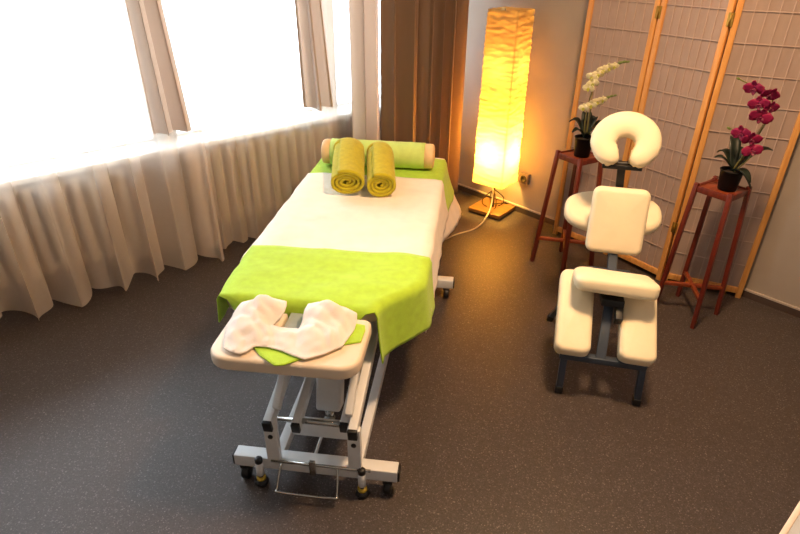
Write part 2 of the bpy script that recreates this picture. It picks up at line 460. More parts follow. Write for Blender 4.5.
# headrest: U with the breathing notch open towards the table
def arc(cx, cy, r, a0, a1, n=6): return [(cx+r*math.cos(math.radians(a0+(a1-a0)*k/n)), cy+r*math.sin(math.radians(a0+(a1-a0)*k/n))) for k in range(n+1)]
hx0, hx1, hy0, hy1 = -.325, .17, -.028, .25
nx0, nx1, ny = -.135, -.025, .10
ho = arc(hx1-.07, hy0+.07, .07, 270, 360)+arc(hx1-.03, hy1-.03, .03, 0, 90)+[(nx1, hy1)]+arc(nx1-.03, ny+.03, .03, 0, -90)+arc(nx0+.03, ny+.03, .03, 270, 180)+[(nx0, hy1)]+arc(hx0+.03, hy1-.03, .03, 90, 180)+arc(hx0+.07, hy0+.07, .07, 180, 270)
bm = B(); t_ = .052; er = .014; Vr = []
nrm = []
for i in range(len(ho)):
    a, b = Vector(ho[i-1]), Vector(ho[(i+1) % len(ho)]); dd = (b-a).normalized(); nrm.append(Vector((dd.y, -dd.x)))
for k in range(12):
    an = PI/2*(k % 6)/5
    ins, z = (er*(1-math.sin(an)), er*(1-math.cos(an))) if k < 6 else (er*(1-math.cos(an)), t_-er+er*math.sin(an))
    Vr.append([bm.verts.new((ho[i][0]-nrm[i].x*ins, ho[i][1]-nrm[i].y*ins, z+ZP-.045)) for i in range(len(ho))])
for a, b in zip(Vr, Vr[1:]):
    for k in range(len(ho)): bm.faces.new((a[k], a[(k+1) % len(ho)], b[(k+1) % len(ho)], b[k]))
c1 = bm.faces.new(Vr[0][::-1]); c2 = bm.faces.new(Vr[-1])
bmesh.ops.triangulate(bm, faces=[c1, c2])
obj('headrest', bm, 'vinyl', mt, label='cream vinyl headrest with a breathing notch')
bm = B(); add_box(bm, (-.07, .14, ZP-.053), (.36, .2, .012), None, .003); hp = obj('headrest_plate', bm, 'grey', mt)
bm = B(); add_box(bm, (-.08, .205, ZP-.018), (.106, .20, .01), None, .003); obj('notch_insert', bm, 'insert', hp, label='grey insert in the breathing notch')
bm = B()
for x in (UL+.06, UR-.06): add_bar(bm, (x, .46, ZP-.095), (x, 1.95, ZP-.095), .03, .05)
for y in (.47, .9, 1.5, 1.93): add_bar(bm, (UL+.06, y, ZP-.095), (UR-.06, y, ZP-.095), .03, .045)
add_bar(bm, (-.16, .10, ZP-.085), (-.16, .47, ZP-.09), .03, .04); add_bar(bm, (.05, .10, ZP-.085), (.05, .47, ZP-.09), .03, .04)
obj('top_frame', bm, 'steel', mt)
# base
for (y, x0, x1) in ((.02, -.297, .293), (1.35, -.40, .425)):
    bm = B(); add_box(bm, ((x0+x1)/2, y, .09), (x1-x0, .05, .05), None, .004); fb = obj('foot_bar', bm, 'steel', mt)
    for x in (x0-.003, x1+.003):
        bm = B(); add_box(bm, (x, y, .09), (.008, .046, .046), None, .003); obj('end_cap', bm, 'black', fb, label='black end cap')
    for x in (x0+.035, x1-.035):
        bm = B(); R90 = Matrix.Rotation(PI/2, 4, 'Y')
        add_lathe(bm, [(.012, -.014), (.026, -.013), (.028, -.008), (.028, .008), (.026, .013), (.012, .014)], 20, Matrix.Translation((x, y-.012, .028)) @ R90)
        cw = obj('caster', bm, 'black', mt)
        bm = B(); add_box(bm, (x, y-.006, .058), (.036, .04, .016), None, .004); obj('caster_fork', bm, 'black', cw)
    for x in (-.20, .17):
        bm = B(); add_lathe(bm, [(.006, .0), (.022, .002), (.026, .010), (.02, .02), (.009, .026), (.009, .05)], 18, Matrix.Translation((x, y-.035, 0))); lf = obj('leveling_foot', bm, 'black', mt)
        bm = B(); add_lathe(bm, [(.012, .022), (.017, .024), (.017, .034), (.012, .036)], 18, Matrix.Translation((x, y-.035, 0))); obj('lock_ring', bm, 'yellow', lf, label='yellow lock ring')
        bm = B(); add_lathe(bm, [(.011, .046), (.014, .048), (.014, .105), (.011, .107)], 16, Matrix.Translation((x, y-.035, 0))); obj('sleeve', bm, 'steel', lf)
        bm = B(); add_lathe(bm, [(.010, .105), (.014, .107), (.014, .122), (.010, .127)], 16, Matrix.Translation((x, y-.035, 0))); obj('knob', bm, 'black', lf)
for x in (-.145, .145):
    bm = B(); add_bar(bm, (x, .02, .085), (x, 1.32, .085), .035, .04); obj('base_rail', bm, 'steel', mt)
    bm = B(); add_bar(bm, (x, .0, .10), (x, .0, .30), .045, .025, up=(0, 1, 0)); pl = obj('upright', bm, 'steel', mt)
    bm = B(); add_tube(bm, [(x, -.016, .235), (x, -.012, .235)], .009, 12); obj('bolt', bm, 'black', pl, label='black bolt head')
    # parallel lift arms
    sg = 1 if x > 0 else -1
    p, q = Vector((x, -.02, .296)), Vector((x, .80, .462))
    bm = B(); add_bar(bm, p, q, .03, .045); la = obj('lift_arm', bm, 'steel', mt)
    bm = B(); dv = (q-p).normalized(); add_bar(bm, p-dv*.012, p+dv*.002, .032, .047); obj('end_cap', bm, 'black', la, label='black end cap')
    xi = -.066 if x < 0 else .105; p, q = Vector((xi, .03, .25 if x < 0 else .275)), Vector((xi, .86, .43))
    bm = B(); add_bar(bm, p, q, .028, .042); la = obj('lift_arm', bm, 'steel', mt)
    bm = B(); dv = (q-p).normalized(); add_bar(bm, p-dv*.012, p+dv*.002, .03, .044); obj('end_cap', bm, 'black', la, label='black end cap')
    # strut from the head frame down to the arm
    bm = B(); add_bar(bm, (x-sg*.02, .02, .335), (x-sg*.02, .26, ZP-.07), .025, .035); obj('head_strut', bm, 'steel', mt)
    # rear pair of arms
    bm = B(); add_bar(bm, (x, 1.33, .10), (x, 1.33, .27), .045, .025, up=(0, 1, 0)); obj('upright', bm, 'steel', mt)
    bm = B(); add_bar(bm, (x, 1.31, .255), (x, 1.98, .458), .03, .045); obj('lift_arm', bm, 'steel', mt)
bm = B(); add_box(bm, (.02, .10, .185), (.25, .012, .085), None, .003); cp = obj('cross_plate', bm, 'steel', mt)
bm = B(); add_tube(bm, [(-.155, .06, .25), (.155, .06, .25)], .01, 12); obj('pivot_rod', bm, 'chrome', mt)
bm = B(); add_pad(bm, rrect(.092, .075, .012), .27, .012, Matrix.Translation((.015, .185, .205)) @ Matrix.Rotation(math.radians(-16), 4, 'X')); ac = obj('lift_motor', bm, 'steel', mt)
bm = B(); add_tube(bm, [(.015, .165, .15), (.015, .19, .24)], .017, 14); obj('piston', bm, 'chrome', ac, label='chrome piston')
bm = B(); add_tube(bm, [(.015, .13, .165), (.015, .18, .165)], .02, 14); obj('pivot', bm, 'grey', ac)
bm = B(); add_tube(bm, [(-.02, .03, .075), (-.02, .55, .075)], .006, 8); obj('linkage_rod', bm, 'steel', mt)
# chrome foot pedal loop in front of the foot bar
lp = smooth_path([(-.115, -.012, .115), (-.118, -.03, .10), (-.122, -.065, .045), (-.11, -.075, .036), (.075, -.075, .036), (.09, -.065, .045), (.087, -.03, .10), (.083, -.012, .115)], 6)
bm = B(); add_tube(bm, lp, .0045, 10); pd = obj('foot_pedal', bm, 'chrome', mt, label='chrome wire pedal loop')
bm = B(); add_tube(bm, [(-.155, -.012, .118), (.20, -.012, .118)], .0055, 10); obj('pedal_shaft', bm, 'chrome', pd)
bm = B(); add_bar(bm, (-.005, -.016, .075), (-.005, -.016, .14), .022, .012, up=(0, 1, 0)); obj('pedal_clamp', bm, 'chrome', pd)

# cloths that lie on the table
def drape(name, label, cat, m, v0, v1, lift, dL, dR, flare=.22, wr=.004, wl=9., seed=0., solid=.004, uR=None, uL=None, skew=0., group=None, nv=None, side_fold=.012, flareR=None, front=0.):
    """cloth over the table between v0 and v1; dL/dR(v): hanging length left / right"""
    bm = B(); zt = ZP+lift; rc = .03; nt_, ns = 44, 16; nv = nv or max(16, int((v1-v0)/.018))
    uRf = uR or (lambda v: UR+.004+lift*.8); uLf = uL or (lambda v: UL-.004-lift*.8)
    def prof(v, k):
        """k in 0..ns hanging left, ns..ns+nt top, then right"""
        l, r = uLf(v), uRf(v)
        if k <= ns:
            h = dL(v)*(1-k/ns)
            if h < .0001: x, z = l+rc*.3, zt-rc*.08
            else: x, z = l-flare*h*(.35+.65*min(1, h/.3)), zt-.012-h
            w = side_fold*math.sin(v*23+seed*2)*min(1, h/.25)
            return x-abs(w), z, 0
        if k >= ns+nt_:
            h = dR(v)*((k-ns-nt_)/ns)
            if h < .0001: x, z = r-rc*.3, zt-rc*.08
            else: x, z = r+(flareR(v) if flareR else flare)*h*(.35+.65*min(1, h/.3)), zt-.012-h
            w = side_fold*math.sin(v*23+seed)*min(1, h/.25)
            return x+abs(w), z, 0
        t = (k-ns)/nt_; x = l+rc+(r-l-2*rc)*t
        return x, zt, min(1, min(t, 1-t)*10)
    n = 2*ns+nt_
    def fn(u, w):
        k = u*n; Lt = v1-v0+front; pos = w*Lt; dz = max(0, front-pos); v = v0+max(0, pos-front)
        x, z, top = prof(v, round(k))
        q = max(-.5, fbm(x*wl*.6+seed, v*wl, seed))*wr
        q += .6*wr*max(0, math.sin((v+.35*x+.12*noise.noise(Vector((x*3, v*3, seed))))*wl*4.2))**3*noise.noise(Vector((x*2.5, v*4, seed+2)))
        z += (q+wr*.55)*top; x += q*(1-top)*.8
        e = (noise.noise(Vector((x*7, seed, w)))*.008)*(1 if w < .02 or w > .98 else 0)+skew*max(0, min(x, UR)-UC)*(1-w)**4
        if front: v -= (.012*min(1, dz/.02)+.15*dz)*top; z -= max(0, dz-.004)*top
        return (x, v+e*1.0, z)
    grid(bm, fn, n, nv)
    o = obj(name, bm, m, None, solid=solid)
    o.location = TO; o.rotation_euler = (0, 0, TT)
    return prop(o, label, cat, group)
drape('bed_sheet', 'white cotton sheet spread lowest over the massage table, hanging at its far right corner', 'sheet', 'sheet', .50, 2.03, .004,
      lambda v: .06+.12*sm(.7, 1.2, v), lambda v: (.215-.04*sm(.45, .27, v))+.13*sm(1.1, 2.1, v)+.008*math.sin(v*9), flare=.14, seed=1.1, wr=.002, solid=.002, side_fold=.004,
      uR=lambda v: .322-.15*sm(.48, .25, v), uL=lambda v: -.43+.07*sm(.40, .25, v), flareR=lambda v: .10+.24*sm(1.2, 1.95, v))
drape('towel', 'lime green towel under the bolster at the far end of the table', 'towel', 'lime', 1.55, 1.995, .010,
      lambda v: .16, lambda v: .19+.01*math.sin(v*14), side_fold=.002, flareR=lambda v: .13+.24*sm(1.2, 1.95, v), seed=2.2, wr=.003, solid=.004, group='lime green towels on the massage table')
drape('blanket', 'white blanket across the middle of the massage table', 'blanket', 'blanket', .60, 1.615, .016,
      lambda v: .12, lambda v: .19+.01*math.sin(v*7+1), side_fold=.004, flareR=lambda v: .14+.24*sm(1.2, 1.95, v), seed=3.7, wr=.008, wl=7, solid=.006)
drape('towel', 'large lime green towel across the head end, hanging beside the white legs', 'towel', 'lime', .300, .70, .026,
      lambda v: .11+.03*sm(.3, .6, v), lambda v: .212+.015*math.sin(v*11), flare=.10, seed=5.3, wr=.007, wl=9, solid=.005, skew=-.14, group='lime green towels on the massage table',
      uR=lambda v: .335-.15*sm(.52, .295, v), uL=lambda v: -.43+.015*sm(.42, .29, v), side_fold=.006, front=.07)

# bolster at the far end
TM = Matrix.Translation(TO) @ Matrix.Rotation(TT, 4, 'Z')
def Tp(u, v, z): return TM @ Vector((u, v, z))
bo = thing('bolster', 'pale lime bolster with cream ends behind the rolled towels', 'bolster', Tp(-.060, 1.795, ZP+.016), TT)
def cyl_x(bm, prof, zc, n=28, fl=1.0):
    """lathe about the x axis: prof = (x, r)"""
    rings = [[bm.verts.new((x, r*math.cos(2*PI*k/n), zc+r*fl*math.sin(2*PI*k/n)+ (.002*noise.noise(Vector((x*20, k*.4, 1)))))) for k in range(n)] for x, r in prof]
    for a, b in zip(rings, rings[1:]):
        for k in range(n): bm.faces.new((a[k], a[(k+1) % n], b[(k+1) % n], b[k]))
    bm.faces.new(rings[0][::-1]); bm.faces.new(rings[-1])
bm = B(); cyl_x(bm, [(-.272+.544*k/20, .075) for k in range(21)], .075); obj('cover', bm, 'pastel', bo)
for s in (-1, 1):
    bm = B(); cyl_x(bm, [(s*.265, .071), (s*.30, .071), (s*.314, .069), (s*.322, .062), (s*.325, .05), (s*.326, .02)], .075); obj('end', bm, 'cream', bo, label='cream bolster end')

def towel_roll(label, p, q, r, fl, seed):
    p = Tp(*p); q = Tp(*q); d = q-p; L = d.length
    t = bpy.data.objects.new('rolled_towel', None); C.objects.link(t); t.location = p
    y = d.normalized(); x = y.cross(Vector((0, 0, 1))).normalized(); z = x.cross(y)
    t.rotation_euler = Matrix((x, y, z)).transposed().to_euler()
    prop(t, label, 'towel', 'rolled olive towels')
    bm = B(); turns = 3.6
    def fn(u, v):
        a = u*turns*2*PI; rr = r*(1-.78*(1-u)) if False else (.012+(r-.012)*u)
        rr *= 1+.05*noise.noise(Vector((math.cos(a)*1.5, v*4, seed)))*u
        k = 1-.10*max(0, v-.8)*5*.5
        yy = v*L+.010*noise.noise(Vector((a*.35, seed, v)))+.006*(1-2*v)*(1-u)*3
        return (rr*math.cos(a-PI*.55)*k, yy, rr*fl*math.sin(a-PI*.55)*k)
    grid(bm, fn, 150, 26)
    o = obj('towelling', bm, 'olive', t, solid=.0155)
    # closing fold at the far end
    bm = B(); add_pad(bm, [(r*.93*math.cos(2*PI*k/24), r*.93*fl*math.sin(2*PI*k/24)) for k in range(24)], .03, .012, Matrix.Translation((0, L-.002, 0)) @ Matrix.Rotation(-PI/2, 4, 'X'), crown=.012)
    obj('folded_end', bm, 'olive', t)
towel_roll('left one of two rolled olive towels leaning on the bolster', (-.14, 1.29, .660), (-.205, 1.655, .72), .090, .74, 1.)
towel_roll('right one of two rolled olive towels leaning on the bolster', (.034, 1.29, .655), (-.030, 1.65, .71), .076, .84, 4.)

# face cover and small cloth on the headrest (outlines in the table's own metres)
HZ = ZP+.007
GC = [(-.202, .058), (-.145, -.005), (-.086, -.045), (-.06, -.040), (-.011, -.001), (.045, .045), (.104, .088), (.155, .111), (.158, .175), (.151, .205), (.115, .205), (.047, .16), (-.051, .104), (-.126, .085)]
bm = B(); cut_cloth(bm, GC, lambda x, y: HZ+.004+.004*max(0, fbm(x*14, y*14, 3)))
o = obj('towel', bm, 'lime', None, solid=.004); o.location = TO; o.rotation_euler = (0, 0, TT)
prop(o, 'small lime green cloth under the white face cover on the headrest', 'cloth')
FC = [(-.307, .137), (-.307, .190), (-.293, .240), (-.25, .270), (-.223, .290), (-.183, .278), (-.14, .268), (-.132, .240), (-.13, .212), (-.144, .180), (-.156, .151), (-.124, .142), (-.062, .142), (-.061, .183), (-.064, .222), (-.061, .262), (-.028, .280), (.016, .278), (.075, .258), (.12, .228), (.124, .203), (.123, .164), (.103, .07), (.052, .02), (.001, -.012), (-.044, .002), (-.083, .02), (-.131, .032), (-.175, .031), (-.188, .003), (-.205, -.014), (-.237, -.010), (-.271, .009), (-.292, .071)]
def fcz(x, y):
    d, q = closest((x, y), FC)
    lob = math.exp(-((x+.22)/.07)**2)+math.exp(-((x-.02)/.08)**2)
    z = HZ+.012+.026*lob*sm(.0, .04, d)*sm(.0, .14, y)+.022*sm(.16, .235, y)
    z += .008*fbm(x*16, y*16, 8)*sm(0, .02, d)+.007*abs(math.sin((x*1.3+y)*38+3*fbm(x*6, y*6, 2)))*sm(0, .03, d)
    return z
bm = B(); cut_cloth(bm, FC, fcz, .007)
o = obj('face_cover', bm, 'paper_cover', None, solid=.003); o.location = TO; o.rotation_euler = (0, 0, TT)
prop(o, 'crumpled white U shaped face cover lying on the headrest', 'face cover')

# ------------------------------------------------------------------ seated massage chair (local x = across, y = facing direction)
CB = Vector((.864, 1.898, 0)); CT = math.radians(-13.3)
ch = thing('massage_chair', 'ivory padded seated massage chair with dark steel frame, face cradle on top', 'massage chair', CB, CT)
def padm(c, ex, ey):
    """matrix: local x=ex, y=ey, z=normal, origin c"""
    ex = Vector(ex).normalized(); ez = ex.cross(Vector(ey)).normalized(); ey = ez.cross(ex)
    m = Matrix((ex, ey, ez)).transposed().to_4x4(); m.translation = Vector(c); return m
# seat: slopes down towards the knees' side
bm = B(); add_pad(bm, rrect(.335, .20, .045), .068, .024, padm((-.0, .165, .440), (1, 0, -.03), (0, 1, -.28)), crown=.008, wr=.006, seed=1); obj('seat', bm, 'vinyl2', ch)
# knee pads
for sx, x0, x1, nm in ((-1, -.118, -.163, 'left'), (1, .112, .122, 'right')):
    p = Vector((x0, .00, .185)); q = Vector((x1, .32, .40)); e = (q-p)
    bm = B(); add_pad(bm, rrect(.146, e.length, .036), .082, .020, padm((p+q)/2, (1, 0, 0), e), crown=.008, wr=.003, seed=sx*3); obj('knee_pad', bm, 'vinyl2', ch)
# chest pad
p = Vector((.018, .44, .473)); q = Vector((.0, .52, .762)); e = q-p
bm = B(); add_pad(bm, rrect(.245, e.length, .035), .065, .026, padm((p+q)/2+Vector((0, .03, 0)), (1, 0, 0), e), crown=.006, wr=.0015, seed=5); obj('chest_pad', bm, 'vinyl2', ch)
# armrest: wide oval behind the chest pad
ov = [(.225*math.copysign(abs(math.cos(2*PI*k/40))**.75, math.cos(2*PI*k/40)), .12*math.copysign(abs(math.sin(2*PI*k/40))**.75, math.sin(2*PI*k/40))) for k in range(40)]
bm = B(); add_pad(bm, ov, .065, .028, padm((.008, .675, .558), (1, 0, 0), (0, 1, .55)), crown=.006, wr=.002, seed=8); obj('armrest', bm, 'vinyl2', ch)
# face cradle: padded ring open at the bottom
cm = padm((-.006, .60, .952), (1, 0, 0), (0, .62, 1))
bm = B(); rings = []; NR = 46; NS = 18
for i in range(NR+1):
    an = math.radians(-90+14+(360-28)*i/NR)
    rx, ry = .094, .082
    c = Vector((rx*math.cos(an), ry*math.sin(an), 0)); tx = Vector((math.cos(an)/rx, math.sin(an)/ry, 0)).normalized()
    endk = min(i, NR-i)/5; s = 1 if endk >= 1 else math.sqrt(max(.02, 1-(1-endk)**2))
    low = 1-.16*sm(.2, -1, math.sin(an))
    ring = []
    for k in range(NS):
        b = 2*PI*k/NS; cu = math.copysign(abs(math.cos(b))**.8, math.cos(b)); sv = math.copysign(abs(math.sin(b))**.8, math.sin(b))
        v = c+tx*(.057*s*low*cu)+Vector((0, 0, .038*(.35+.65*s)*sv))
        v += tx*.005*noise.noise(Vector((an*7, b*2, 1)))*(1-math.sin(an))
        ring.append(bm.verts.new(cm @ v))
    rings.append(ring)
for A, Q in zip(rings, rings[1:]):
    for k in range(NS): bm.faces.new((A[k], A[(k+1) % NS], Q[(k+1) % NS], Q[k]))
bm.faces.new(rings[0][::-1]); bm.faces.new(rings[-1])
fcr = obj('face_cradle', bm, 'vinyl2', ch)
bm = B(); pts = [cm @ Vector((.095*math.cos(math.radians(x)), .085*math.sin(math.radians(x))-.0, -.045)) for x in range(-140, -39, 10)]
add_tube(bm, pts, .012, 10)
a0 = cm @ Vector((-.085, -.105, -.02)); a1 = cm @ Vector((.085, -.105, -.02)); add_bar(bm, a0, a1, .022, .02); obj('cradle_bracket', bm, 'black', ch, label='black cradle bracket')
# frame
bm = B()
st0 = cm @ Vector((.0, -.10, -.035)); add_bar(bm, st0, (.02, .60, .60), .034, .022, up=(0, 1, 0)); add_bar(bm, (.02, .60, .61), (.02, .52, .45), .04, .025, up=(0, 1, 0))
obj('cradle_stem', bm, 'black', ch, label='black cradle stem')
bm = B(); add_bar(bm, (-.02, .0, .195), (.0, .20, .40), .04, .03, up=(0, 0, 1)); add_bar(bm, (.0, .19, .395), (.02, .53, .50), .04, .03); add_bar(bm, (.02, .52, .47), (.02, .56, .70), .05, .02, up=(0, 1, 0)); obj('spine', bm, 'frame_dark', ch)
bm = B(); add_bar(bm, (.015, .545, .60), (.012, .66, .555), .05, .02); obj('armrest_bracket', bm, 'black', ch)
bm = B(); add_bar(bm, (.0, .10, .415), (.0, .22, .40), .09, .03); add_bar(bm, (.03, .07, .35), (.03, .16, .41), .03, .05); obj('seat_bracket', bm, 'black', ch, label='black seat bracket')
bm = B(); add_bar(bm, (-.185, 0, .195), (.165, 0, .195), .032, .028); obj('cross_bar', bm, 'frame_dark', ch)
for x, x2 in ((-.165, -.163), (.15, .160)):
    bm = B(); add_bar(bm, (x, 0, .19), (x2, -.01, .02), .028, .028, up=(0, 1, 0)); lg = obj('leg', bm, 'frame_dark', ch)
    bm = B(); add_bar(bm, (x2, -.009, .035), (x2, -.012, 0), .034, .034, up=(0, 1, 0), bev=.006); obj('foot_cap', bm, 'black', lg, label='black rubber foot')
for sx in (-1, 1):
    bm = B(); add_bar(bm, (sx*.06, .36, .43), (sx*.205, .545, .02), .026, .026, up=(0, 1, 0)); lg = obj('leg', bm, 'frame_dark', ch)
    bm = B(); add_bar(bm, (sx*.20, .54, .035), (sx*.21, .551, 0), .033, .033, up=(0, 1, 0), bev=.006); obj('foot_cap', bm, 'black', lg, label='black rubber foot')
    bm = B(); add_bar(bm, (sx*.14, .06, .20), (sx*.12, .34, .375), .024, .02); obj('pad_support', bm, 'frame_dark', ch)
bm = B(); add_bar(bm, (-.09, .37, .42), (.09, .37, .42), .026, .026); obj('leg_bridge', bm, 'frame_dark', ch)
bm = B(); add_bar(bm, (-.15, .33, .355), (.15, .33, .355), .024, .024); obj('knee_bar', bm, 'frame_dark', ch)

# ------------------------------------------------------------------ paper floor lamp
LP = Vector((.68, 3.90, 0)); LR = math.radians(-38)
la = thing('floor_lamp', 'tall glowing crinkled paper lamp on a wooden base in the corner', 'lamp', LP, LR)
bm = B(); add_box(bm, (0, 0, .022), (.26, .26, .028), None, .004); obj('base', bm, 'lamp_wood', la)
for sx in (-1, 1):
    for sy in (-1, 1):
        bm = B(); add_lathe(bm, [(.012, 0), (.016, .001), (.016, .009), (.012, .010)], 14, Matrix.Translation((sx*.1, sy*.1, 0))); obj('foot', bm, 'black', la)
bm = B(); add_tube(bm, [(0, 0, .035), (0, 0, .36)], .009, 12); obj('stem', bm, 'bronze', la)
bm = B()
for sx, sy in ((1, 1), (-1, 1), (1, -1), (-1, -1)):
    add_tube(bm, smooth_path([(0, 0, .17), (sx*.05, sy*.05, .11), (sx*.055, sy*.055, .06), (sx*.03, sy*.03, .036)], 5), .0035, 8)
obj('wire_support', bm, 'bronze', la)
SB, ST = .235, 1.37
bm = B(); nh = 150
def shade_pt(u, v):
    per = u*4; side = int(per) % 4; t = per-int(per)
    hw = .125-.010*v
    k = -1+2*t; rr = .18
    # rounded square
    corners = [(1, -1), (1, 1), (-1, 1), (-1, -1)]
    c0 = corners[side]; c1 = corners[(side+1) % 4]
    x = c0[0]+(c1[0]-c0[0])*t; y = c0[1]+(c1[1]-c0[1])*t
    l = (abs(x)**9+abs(y)**9)**(1/9); x /= l; y /= l
    z = SB+(ST-SB)*v
    ang = math.atan2(y, x)
    cr = .0050*noise.noise(Vector((math.cos(ang)*1.6, math.sin(ang)*1.6, z*55)))+.0036*noise.noise(Vector((math.cos(ang)*3, math.sin(ang)*3, z*110)))
    cr += .0025*noise.noise(Vector((x*2, y*2, z*9)))
    return (x*(hw+cr), y*(hw+cr), z+.004*noise.noise(Vector((x*3, y*3, z*20)))*(1 if 0 < v < 1 else .4))
nu = 96
V = [[bm.verts.new(shade_pt(i/nu, j/nh)) for i in range(nu)] for j in range(nh+1)]
for j in range(nh):
    for i in range(nu): bm.faces.new((V[j][i], V[j][(i+1) % nu], V[j+1][(i+1) % nu], V[j+1][i]))
obj('lamp_shade', bm, 'lamp_paper', la)
bm = B()
for z in (SB+.02, ST-.02):
    h = .108; add_tube(bm, [(-h, 0, z), (h, 0, z)], .003, 8); add_tube(bm, [(0, -h, z), (0, h, z)], .003, 8)
for sx, sy in ((1, 1), (-1, 1), (1, -1), (-1, -1)): add_tube(bm, [(sx*.103, sy*.103, SB+.01), (sx*.096, sy*.096, ST-.01)], .003, 8)
obj('shade_frame', bm, 'bronze', la)
bm = B(); add_lathe(bm, [(.008, 0), (.014, .01), (.03, .05), (.033, .075), (.026, .098), (.01, .108)], 18, Matrix.Translation((0, 0, .36))); obj('bulb', bm, 'bulb', la)
bm = B(); add_lathe(bm, [(.016, 0), (.019, .004), (.019, .05), (.014, .055)], 16, Matrix.Translation((0, 0, .315))); obj('socket', bm, 'black', la)
bm = B(); add_tube(bm, smooth_path([(.0, .01, .05), (.05, .09, .045), (.09, .16, .012), (.16, .20, .008), (.22, .17, .008), (.28, .20, .008)], 6), .004, 8); obj('cord', bm, 'black', la, label='black lamp cord')

def point_light(name, loc, col, e, r, label):
    l = bpy.data.lights.new(name, 'POINT'); l.energy = e; l.color = col; l.shadow_soft_size = r
    o = bpy.data.objects.new(name, l); C.objects.link(o); o.location = loc; return o
point_light('lamp_glow_low', LP+Vector((0, 0, .45)), (1, .53, .08), 98, .045, '')
point_light('lamp_glow_high', LP+Vector((0, 0, 1.02)), (1, .46, .14), 2.2, .045, '')

# cream flex from the lamp to the massage table
def cz(x, y, z): return Vector((x, y, z))
pts = smooth_path([LP+Vector((-.02, -.06, .20)), LP+Vector((-.025, -.10, .10)), LP+Vector((-.07, -.19, .035)), LP+Vector((-.16, -.32, .006)), LP+Vector((-.30, -.42, .006)), LP+Vector((-.42, -.53, .006)), LP+Vector((-.60, -.62, .006))], 8)
bm = B(); add_tube(bm, pts, .005, 8); prop(obj('power_cord', bm, 'cord'), 'cream cord running across the floor from the lamp to the massage table', 'cord')
# wall socket
w = Vector((.894, 3.871, .27))
R = Matrix((b_, nr, Vector((0, 0, 1)))).transposed()
t = thing('wall_socket', 'small grey box socket on the wall right of the lamp', 'socket', w-nr*.0, TR)
bm = B(); add_box(bm, (0, -.015, 0), (.075, .03, .075), None, .005); so = obj('housing', bm, 'socket', t)
bm = B(); add_lathe(bm, [(.024, 0), (.026, .001), (.026, .004), (.018, .004), (.017, .001)], 20, Matrix.Translation((0, -.030, 0)) @ Matrix.Rotation(PI/2, 4, 'X')); obj('cover_ring', bm, 'black', t)

# ------------------------------------------------------------------ folding screen
PS = [Vector((1.047, 3.529, 0)), Vector((1.326, 3.215, 0)), Vector((1.538, 2.895, 0)), Vector((1.916, 2.715, 0))]
SH = 1.78
fs = thing('folding_screen', 'tall three panel folding screen of rice paper in honey pine frames', 'screen', PS[0], 0)
for i in range(3):
    p, q = PS[i], PS[i+1]; d = (q-p).normalized(); L = (q-p).length; an = math.atan2(d.y, d.x)
    g = .004; w = .028; th = .022
    bm = B()
    for x in (g+w/2, L-g-w/2): add_box(bm, (x, 0, SH/2), (w, th, SH), None, .003)
    for z in (.045, SH-.03): add_box(bm, (L/2, 0, z), (L-2*g-2*w+.004, th*.9, .035), None, .003)
    fr = obj('panel_frame', bm, 'pine', fs); fr.location = p-PS[0]; fr.rotation_euler = (0, 0, an)
    bm = B(); add_box(bm, (L/2, .004, SH/2), (L-2*g-2*w+.006, .0015, SH-.07), None); obj('paper', bm, 'screen_paper', fr, smooth=False)
    bm = B(); n = 7; x0, x1 = g+w, L-g-w
    for k in range(1, n): add_box(bm, (x0+(x1-x0)*k/n, -.0005, SH/2), (.004, .005, SH-.09), None, .001)
    nz_ = 12
    for k in range(1, nz_): add_box(bm, ((x0+x1)/2, -.001, .06+(SH-.1)*k/nz_), (x1-x0, .0045, .004), None, .001)
    obj('lattice', bm, 'lattice', fr, smooth=False)
    if i < 2:
        for z in (.35, 1.42):
            bm = B(); add_box(bm, (L, -.012, z), (.03, .004, .06), None, .001); add_tube(bm, [(L, -.014, z-.03), (L, -.014, z+.03)], .004, 10); obj('hinge', bm, 'brass', fr, label='brass hinge')

# ------------------------------------------------------------------ plant stands
def stand(label, c, rz, h, w, spl):
    t = thing('plant_stand', label, 'plant stand', c, rz, 'red brown plant stands by the screen')
    k = w/2
    for sx, sy in ((1, 1), (-1, 1), (-1, -1), (1, -1)):
        bm = B(); add_bar(bm, (sx*(k+spl), sy*(k+spl), 0), (sx*k, sy*k, h+.015), .021, .021, up=(0, 1, 0)); obj('leg', bm, 'red', t)
    bm = B(); add_box(bm, (0, 0, h-.010), (w+.004, w+.004, .016), None, .003)
    obj('top', bm, 'redtop', t)
    bm = B()
    for s in (-1, 1):
        add_box(bm, (0, s*(k), h-.012), (w-.02, .014, .03), None, .002); add_box(bm, (s*(k), 0, h-.012), (.014, w-.02, .03), None, .002)
    obj('apron', bm, 'red', t)
    e = k+spl*.75; z = .16
    bm = B(); add_bar(bm, (-e, -e, z), (e, e, z), .018, .02); obj('stretcher', bm, 'redtop', t)
    bm = B(); add_bar(bm, (-e, e, z+.004), (e, -e, z+.004), .018, .02); obj('stretcher', bm, 'redtop', t)
    return t
ST2 = Vector((1.54, 2.575, 0)); ST1 = Vector((.995, 3.085, 0))
stand('red brown plant stand in front of the screen, holding the magenta orchid', ST2, math.radians(35), .71, .165, .030)
stand('red brown plant stand behind the massage chair, holding the white orchid', ST1, math.radians(32), .70, .165, .042)

